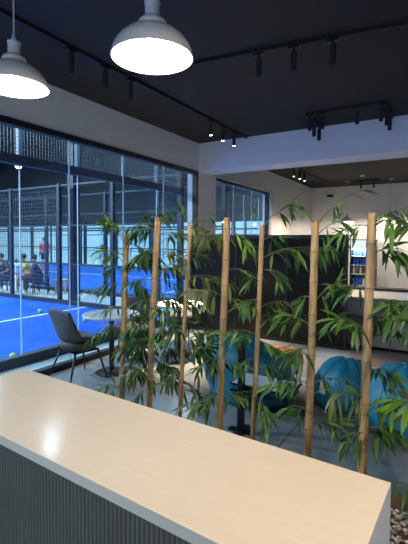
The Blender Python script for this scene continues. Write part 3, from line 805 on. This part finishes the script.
SPOTS = [(0, -3.15, 2.74, 'unlit black spotlight nearest the hanging lamp at the left on the long window-side track'),
    (0, -3.15, 3.19, 'unlit black spotlight second in line on the window-side track'),
    (0, -3.15, 3.58, 'unlit black spotlight partly behind the rim of the larger pendant lamp'),
    (1, -3.15, 5.40, 'lit black spotlight on the window-side track, nearest of the three lit ones by the beam'),
    (1, -3.15, 5.78, 'lit black spotlight on the window-side track, middle of the three lit ones by the beam'),
    (1, -3.15, 6.17, 'lit black spotlight on the window-side track, closest to the dropped beam'),
    (0, -1.636, 3.712, 'black spotlight leftmost of three on the crossing ceiling track'),
    (0, -1.30, 3.755, 'black spotlight middle of three on the crossing ceiling track'),
    (0, -.956, 3.80, 'black spotlight rightmost of three on the crossing ceiling track'),
    (0, -1.78, 5.87, 'black spotlight at the left front corner of the U-shaped track'),
    (2, -1.60, 5.87, 'black spotlight second from the left on the front bar of the U-shaped track'),
    (2, -1.13, 5.87, 'black spotlight third from the left on the front bar of the U-shaped track'),
    (0, -.83, 5.87, 'black spotlight at the right front corner of the U-shaped track'),
    (0, -1.82, 6.22, 'black spotlight on the left arm of the U-shaped track, farther from the beam'),
    (0, -1.82, 6.50, 'black spotlight on the left arm of the U-shaped track, next to the beam'),
    (0, -.79, 6.12, 'black spotlight on the right arm of the U-shaped track, farther from the beam'),
    (0, -.79, 6.40, 'black spotlight on the right arm of the U-shaped track, next to the beam'),
    (1, -3.33, 9.75, 'lit black spotlight beyond the beam, first of three on the back room track'),
    (1, -3.33, 10.2, 'lit black spotlight beyond the beam, second of three on the back room track'),
    (1, -3.33, 10.6, 'lit black spotlight beyond the beam, third of three on the back room track'),
    (0, -2.33, 12.86, 'small dark spotlight on the back room ceiling, left one between the distant pendants'),
    (0, -1.97, 12.86, 'small dark spotlight on the back room ceiling, right one between the distant pendants')]
def beam(loc, power, deg, col=(1, .74, .48), tilt=0):
    l = bpy.data.lights.new('spot_beam', 'SPOT'); l.energy = power; l.spot_size = math.radians(deg); l.spot_blend = .9; l.color = col; l.shadow_soft_size = .03
    o = bpy.data.objects.new('spot_beam', l); C.objects.link(o); o.location = loc; o.rotation_euler.x = math.radians(tilt)
first = {0: True, 1: True, 2: True}
for k, x, y, lab in SPOTS:
    src = (spot0, lit0, deep0)[k]
    rot = PI / 2 if x < -3 or abs(x + 1.82) < .01 or abs(x + .79) < .01 else 0
    if first[k]: src.location = (x, y, CEIL); src.rotation_euler.z = rot; src['label'] = lab; src['group'] = 'black spotlights on the ceiling tracks'; first[k] = False
    else: dup(src, (x, y, CEIL), rot, lab, 'black spotlights on the ceiling tracks')
    if k == 2: beam((x, y, CEIL - .26), USPOT, 40, (1, .90, .78), -11)
    if k == 1: beam((x, y, CEIL - .265), SPOT_P if y < 7 else BSPOT_P, 52 if y < 7 else 84, tilt=-10 if y < 7 else 22)
# the second back room trackless fixtures sit on a short bar
track('ceiling_track', [(-2.5, 12.86, 0), (-1.8, 12.86, 0)], 'short black ceiling track between the distant pendants')
tag(G().lathe([(.05, -.03), (.06, -.02), (.06, 0)], 20).build('smoke_detector', M['trimw'], loc=(-2.14, 12.0, CEIL)), 'small white detector on the black back room ceiling', 'detector')
r = thing('security_camera', 'small dark security camera high on the back wall near the far corner', 'camera', (-3.5, BACK, 3.18))
G().box(-.04, .04, -.03, 0, -.04, .04).build('bracket', M['black'], r)
G().tube([(0, -.03, 0), (0, -.09, .01)], .014, 8).build('arm', M['black'], r)
G().tube([(-.10, -.11, .01), (.10, -.11, -.01)], .04, 14).build('housing', M['black'], r)

# ---------------------------------------------------------------- black partition
r = thing('black_partition', 'large glossy black partition standing below the beam', 'partition', (-2.70, 6.32, 0))
PW, PH = 1.40, 1.735
f = G().box(-PW, PW, -.03, .03, PH - .06, PH).box(-PW, PW, -.03, .03, 0.0, .05).box(-PW, -PW + .04, -.03, .03, .05, PH - .06).box(PW - .04, PW, -.03, .03, .05, PH - .06)
f.box(-.47, -.44, -.03, .03, .05, PH - .06).box(.44, .47, -.03, .03, .05, PH - .06)
f.build('partition_frame', M['pframe'], r)
for a, b in ((-PW + .04, -.47), (-.44, .44), (.47, PW - .04)): G().box(a, b, -.015, .015, .05, PH - .06).build('infill_panel', M['partition'], r)

# ---------------------------------------------------------------- back room: fridge, cans, warm strip
r = thing('wall_bench', 'low white bench with a black top in front of the back wall and the fridge', 'bench', (-.6, 12.85, 0))
G().box(-2.25, 3.0, -.22, .22, .235, .30).build('bench_top', M['mattblack'], r)
G().box(-2.25, 3.0, -.20, .20, 0, .235).build('bench_front', M['benchw'], r)
r = thing('drinks_fridge', 'tall lit drinks fridge against the back wall right of the black partition', 'fridge', (-2.34, 13.62, 0))
FW = .35
G().box(-FW, FW, .36, .40, 0, 1.72).box(-FW, -FW + .03, -.3, .36, 0, 1.72).box(FW - .03, FW, -.3, .36, 0, 1.72).box(-FW + .03, FW - .03, -.3, .36, 0, .26).box(-FW + .03, FW - .03, -.3, .36, 1.69, 1.72).build('cabinet', M['fridge'], r)
G().box(-FW + .03, FW - .03, .34, .36, .26, 1.69).build('inner_back', M['fin'], r)
G().box(-FW + .03, FW - .03, -.30, -.27, 1.44, 1.69).build('header_sign', M['flight'], r)
for z in (.26, .62, .90, 1.18): G().box(-FW + .03, FW - .03, -.24, .34, z, z + .02).build('shelf', M['fin'], r)
G().box(-FW + .03, FW - .03, -.25, -.22, 1.40, 1.43).build('inner_light', M['fled'], r)
d = G().box(-FW + .03, FW - .03, -.30, -.294, .28, 1.44).build('door_glass', M['glass'], r)
G().box(FW - .06, FW - .045, -.335, -.30, .75, 1.1).build('handle', M['steel'], d)
l = bpy.data.lights.new('fridge_light', 'AREA'); l.shape = 'RECTANGLE'; l.size = .6; l.size_y = .1; l.energy = 24; l.color = (.85, .93, 1)
o = bpy.data.objects.new('fridge_light', l); C.objects.link(o); o.location = (-2.34, 13.62 - .2, 1.39); o.rotation_euler = (math.radians(35), 0, 0)
rows = [(1.20, ['blue', 'blue', 'blue', 'blue', 'red', 'red']), (.92, ['blue', 'blue', 'blue', 'blue', 'blue', 'red']), (.64, ['white', 'brown', 'white', 'brown', 'white', 'brown']), (.28, ['blue', 'blue', 'blue', 'white', 'blue', 'blue'])]
where = ['top', 'second', 'third', 'bottom']
can0 = {}
for ri, (z, cols) in enumerate(rows):
    for k, cname in enumerate(cols):
        x = -2.34 - .25 + k * .10
        if cname not in can0:
            o = G().lathe([(.030, 0), (.036, .012), (.036, .17), (.024, .21), (.014, .23)], 12).build('drink_bottle', M[cname + 'can'], smooth=False, loc=(x, 13.50, z)); can0[cname] = o
        else:
            o = can0[cname].copy(); C.objects.link(o); o.location = (x, 13.50, z)
        tag(o, '%s drink bottle on the %s shelf of the fridge, %s from the left' % (cname, where[ri], ['first', 'second', 'third', 'fourth', 'fifth', 'sixth'][k]), 'bottle', 'drinks in the fridge')

# ---------------------------------------------------------------- cafe tables and chairs
def cafe_table(loc, label):
    r = thing('cafe_table', label, 'table', loc, 0, 'round cafe tables by the window')
    G().lathe([(.335, .700), (.35, .708), (.35, .722), (.345, .728)], 48).build('table_top', M['table'], r, smooth=False)
    G().lathe([(.032, .02), (.032, .70)], 18).build('post', M['black'], r, smooth=False)
    G().lathe([(.20, 0), (.20, .006), (.05, .018), (.035, .03)], 40).build('base', M['black'], r)
    G().lathe([(.10, .69), (.10, .70)], 24).build('mount_plate', M['black'], r)
    return r
t1 = cafe_table((-3.54, 3.68, 0), 'round pale cafe table beside the dark chair at the left')
dup(t1, (-3.33, 4.83, 0), 0, 'round pale cafe table farther back, seen between the second and third bamboo canes')

def dining_chair(loc, rotz, label):
    """Faces +Y."""
    r = thing('dining_chair', label, 'chair', loc, rotz, 'charcoal chairs at the cafe tables')
    pr = [(.23, .455), (.20, .468), (.10, .462), (-.02, .452), (-.12, .455), (-.185, .485), (-.215, .54), (-.235, .62), (-.252, .70), (-.268, .78), (-.278, .84)]
    hw = [.20, .215, .228, .236, .24, .243, .243, .240, .236, .230, .222]
    wing = [.0, .01, .03, .055, .085, .09, .075, .055, .035, .02, .012]
    def f(u, v):
        t = v * (len(pr) - 1); i = min(int(t), len(pr) - 2); q = t - i
        y = pr[i][0] * (1 - q) + pr[i + 1][0] * q; z = pr[i][1] * (1 - q) + pr[i + 1][1] * q
        w = hw[i] * (1 - q) + hw[i + 1] * q; wg = wing[i] * (1 - q) + wing[i + 1] * q
        s = 2 * u - 1; a = abs(s) ** 2.6
        up = max(0, 1 - v * 1.5) if v < .67 else 0
        # near the seat the sides rise, near the back they come forward
        k = min(1, max(0, (v - .35) / .25))
        return (s * w, y + wg * a * k * 1.2, z + wg * a * (1 - k) * 1.1 - (.03 * a if v > .97 else 0))
    s = G().grid(f, 16, 30)
    s.build('shell', M['chair'], r, smooth=True, solid=.032)
    c = G(); ring = [(.16, .355), (.205, .375), (.228, .41), (.232, .450), (.205, .462)]
    c.lathe([(a, b) for a, b in ring], 28, sx=1.0, sy=.98).build('seat_pad', M['chair'], r, smooth=True)
    G().box(-.16, .16, -.15, .15, .335, .356).build('seat_frame', M['leg'], r)
    for sx in (-1, 1):
        for sy, ty in ((1, .22), (-1, -.27)):
            G().tube([(sx * .155, .145 * sy, .355), (sx * .235, ty, .0)], [.014, .008], 8).build('leg', M['leg'], r, smooth=True)
    return r
ch = dining_chair((-3.71, 3.32, 0), math.radians(-10), 'charcoal dining chair at the left, its back to the view beside the window rail')
dup(ch, (-3.62, 4.22, 0), math.radians(200), 'charcoal dining chair behind the first two bamboo canes, facing the nearer cafe table')
dup(ch, (-3.50, 5.30, 0), math.radians(172), 'charcoal dining chair behind the third bamboo cane, close to the black partition')

# ---------------------------------------------------------------- bean bags
def bean(loc, rx, ry, h, rotz, lean, label, pleats=9, tagat=None, seed=0, pl=.04):
    r = thing('bean_bag', label, 'bean bag', loc, rotz, 'blue bean bags')
    prof = [(0, .0), (.60, .003), (.84, .04), (.96, .14), (1.0, .28), (.985, .43), (.93, .58), (.84, .72), (.71, .83), (.55, .91), (.38, .96), (.22, .985), (.10, .975), (.0, .955)]
    n = 56
    def sh(t, a):
        i = min(int(t * (len(prof) - 1)), len(prof) - 2); q = t * (len(prof) - 1) - i
        rad = prof[i][0] * (1 - q) + prof[i + 1][0] * q; z = prof[i][1] * (1 - q) + prof[i + 1][1] * q
        x, y = math.cos(a), math.sin(a)
        nz = noise.noise(Vector((x * 1.6 + seed, y * 1.6, z * 2.2)))
        nz2 = noise.noise(Vector((x * 4 + seed, y * 4, z * 5 + 7)))
        rad *= 1 + .07 * nz + .03 * nz2
        fold = max(0, (z - .55)) / .45
        rad *= 1 + pl * fold * math.sin(pleats * a + 2 * nz)
        lx = lean[0] * h * z ** 1.7; ly = lean[1] * h * z ** 1.7
        return Vector((rad * rx * x + lx, rad * ry * y + ly, z * h * (1 + .05 * nz * (z > .1))))
    g = G(); m = 44; vs = []; fs = []
    for i in range(m + 1):
        for k in range(n): vs.append(sh(i / m, 2 * PI * k / n))
    for i in range(m):
        for k in range(n): fs.append((i * n + k, i * n + (k + 1) % n, (i + 1) * n + (k + 1) % n, (i + 1) * n + k))
    g.add(vs, fs); b = g.build('cover', M['bean'], r, smooth=True)
    for q in range(5):
        a = 2 * PI * q / 5 + .35
        G().tube([sh(t / 30, a) for t in range(3, 29)], .0045, 6).build('seam', M['beanseam'], b, smooth=True)
    c = sh(.86, -1.2)
    pts = [c + Vector((.045 * math.cos(t), -.01, -.012 + .030 * math.sin(t))) for t in [PI * i / 10 for i in range(11)]]
    G().tube(pts, .009, 8).build('handle', M['bean'], r, smooth=True)
    if tagat is not None:
        a, t = tagat; p = sh(t, a); nn = Vector((p.x, p.y, 0)).normalized(); sd = Vector((-nn.y, nn.x, 0))
        G().add([p + sd * x * .036 + nn * (.006 + .012 * (1 - z)) + Vector((0, 0, (z - .5) * .12)) for z in (0, .5, 1) for x in (-1, 1)], [(0, 1, 3, 2), (2, 3, 5, 4)]).build('white_tag', M['white'], r, solid=.002)
    return r
bean((-1.73, 3.86, 0), .49, .41, .66, 0, (-.27, -.18), 'large blue bean bag at the left, behind the black stand', seed=1)
bean((-.86, 4.15, 0), .32, .32, .48, 0, (.05, .0), 'blue bean bag with a white tag, left one of the touching pair', 11, (math.radians(-118), .42), seed=4)
bean((-.24, 3.82, 0), .37, .33, .58, 0, (-.10, .05), 'blue bean bag at the right edge, without a tag, right one of the touching pair', 8, None, seed=8)

# ---------------------------------------------------------------- brown pouf, snack bowls, stand, sofa
r = thing('leather_pouf', 'wrinkled brown leather pouf on the floor behind the left bean bag', 'pouf', (-1.82, 5.0, 0))
def pf(u, v):
    a = 2 * PI * u; t = PI * (v - .5)
    ca = math.copysign(abs(math.cos(t)) ** .6, math.cos(t)); z = .125 * (1 + math.copysign(abs(math.sin(t)) ** .75, t))
    nz = noise.noise(Vector((math.cos(a) * 2.2, math.sin(a) * 2.2, z * 9)))
    q = 1 + .10 * nz + .05 * math.sin(11 * a + 3 * nz) * (z > .1)
    return (.27 * ca * math.cos(a) * q, .24 * ca * math.sin(a) * q, max(0, z * (1 + .12 * nz)))
G().grid(pf, 56, 24).build('cover', M['leather'], r, smooth=True)
G().lathe([(.03, .0), (.03, .012), (.0, .016)], 14, c=(0, 0, .24)).build('button', M['bowl'], r, smooth=True)

for x, y, lab in [(-3.09, 5.16, 'small dark bowl of yellow snacks on the tray, left of the two'), (-2.98, 5.20, 'small dark bowl of yellow snacks on the tray, right of the two')]:
    r = thing('snack_bowl', lab, 'bowl', (x, y, .037), 0, 'snack bowls on the floor tray')
    G().lathe([(.022, 0), (.040, .012), (.050, .034), (.047, .034), (.036, .014), (.0, .008)], 20, cap1=False).build('bowl', M['bowl'], r, smooth=True)
    G().ball((0, 0, .03), .042, 14, 8, (1, 1, .6)).build('snacks', M['snack'], r, smooth=True)
r = thing('serving_tray', 'low dark wooden tray holding two snack bowls on the lit floor', 'tray', (-3.03, 5.18, 0))
G().box(-.15, .15, -.09, .09, .018, .036).build('board', M['bowl'], r, bevel=.004)
for sx in (-.12, .12): G().box(sx - .015, sx + .015, -.08, .08, 0, .018).build('foot', M['bowl'], r)

r = thing('floor_stand', 'black post stand with a pale square shelf in front of the left bean bag', 'stand', (-1.49, 3.10, 0))
G().box(-.025, .025, -.025, .025, .012, .78).build('post', M['black'], r, bevel=.003)
G().box(-.11, .11, -.03, .03, 0, .014).box(-.03, .03, -.12, .12, 0, .0138).build('cross_base', M['black'], r)
G().box(-.10, .40, -.012, .012, .33, .352).box(.02, .045, .03, .30, .352, .376).box(.0, .03, -.02, .3, .352, .372).build('shelf_arm', M['black'], r)
sh = G().box(-.12, .42, .03, .34, .376, .392).build('shelf', M['black'], r)
G().box(-.108, .408, .036, .33, .392, .397).build('shelf_top', M['table'], sh)

r = thing('floor_rug', 'flat brown rug under the grey sofa', 'rug', (.55, 6.05, 0))
G().box(-1.75, 1.9, -.38, 1.15, 0, .010).build('pile', M['rug'], r)
r = thing('grey_sofa', 'long low grey sofa beyond the pair of blue bean bags', 'sofa', (-.20, 6.86, .010))
G().box(-1.42, 1.42, -.42, .42, .06, .24).build('base_frame', M['sofaseat'], r, bevel=.015)
for k in range(3): G().box(-1.40 + k * .935, -1.40 + k * .935 + .925, -.44, .22, .245, .40).build('seat_cushion', M['sofaseat'], r, bevel=.03)
for k in range(3): G().box(-1.40 + k * .935, -1.40 + k * .935 + .925, .14, .40, .40, .69).build('back_cushion', M['sofa'], r, bevel=.045)
G().box(-1.42, 1.42, .38, .46, .06, .66).build('back_frame', M['sofa'], r, bevel=.015)
for sx in (-1.35, 1.35):
    for sy in (-.36, .38): G().box(sx - .025, sx + .025, sy - .025, sy + .025, 0, .06).build('leg', M['leg'], r)

# ---------------------------------------------------------------- light and camera
w = bpy.data.worlds.new('world'); sc.world = w; w.use_nodes = True
w.node_tree.nodes['Background'].inputs[0].default_value = (.55, .72, 1.0, 1); w.node_tree.nodes['Background'].inputs[1].default_value = .25
def area(name, loc, rot, sx, sy, e, col):
    l = bpy.data.lights.new(name, 'AREA'); l.shape = 'RECTANGLE'; l.size = sx; l.size_y = sy; l.energy = e; l.color = col
    o = bpy.data.objects.new(name, l); C.objects.link(o); o.location = loc; o.rotation_euler = rot; return o
area('rear_fill', (0, FRONT - .25, 1.75), (-PI / 2 + PI, 0, 0), 6.2, 2.2, FILL, (.62, .79, 1.0))  # fill light behind the added rear window, for the beam and walls

cam = bpy.data.cameras.new('camera'); cam.sensor_fit = 'AUTO'; cam.sensor_width = 36; cam.lens = 36 * 408 / 544
cam.shift_y = -12.7 / 544; cam.clip_start = .05; cam.clip_end = 200
co = bpy.data.objects.new('camera', cam); C.objects.link(co); co.location = (0, 0, 1.62)
co.matrix_world = Matrix.Translation((0, 0, 1.62)) @ Matrix.Rotation(math.radians(31.1), 4, 'Z') @ Matrix.Rotation(PI / 2 - math.radians(2.5), 4, 'X') @ Matrix.Rotation(math.radians(.4), 4, 'Z')
sc.camera = co
vs = sc.view_settings; vs.view_transform = 'Standard'; vs.look = 'None'; vs.gamma = 1; vs.use_curve_mapping = False; vs.exposure = EXPO
sc.cycles.transparent_max_bounces = 32; sc.cycles.max_bounces = 8; sc.cycles.sample_clamp_indirect = 6
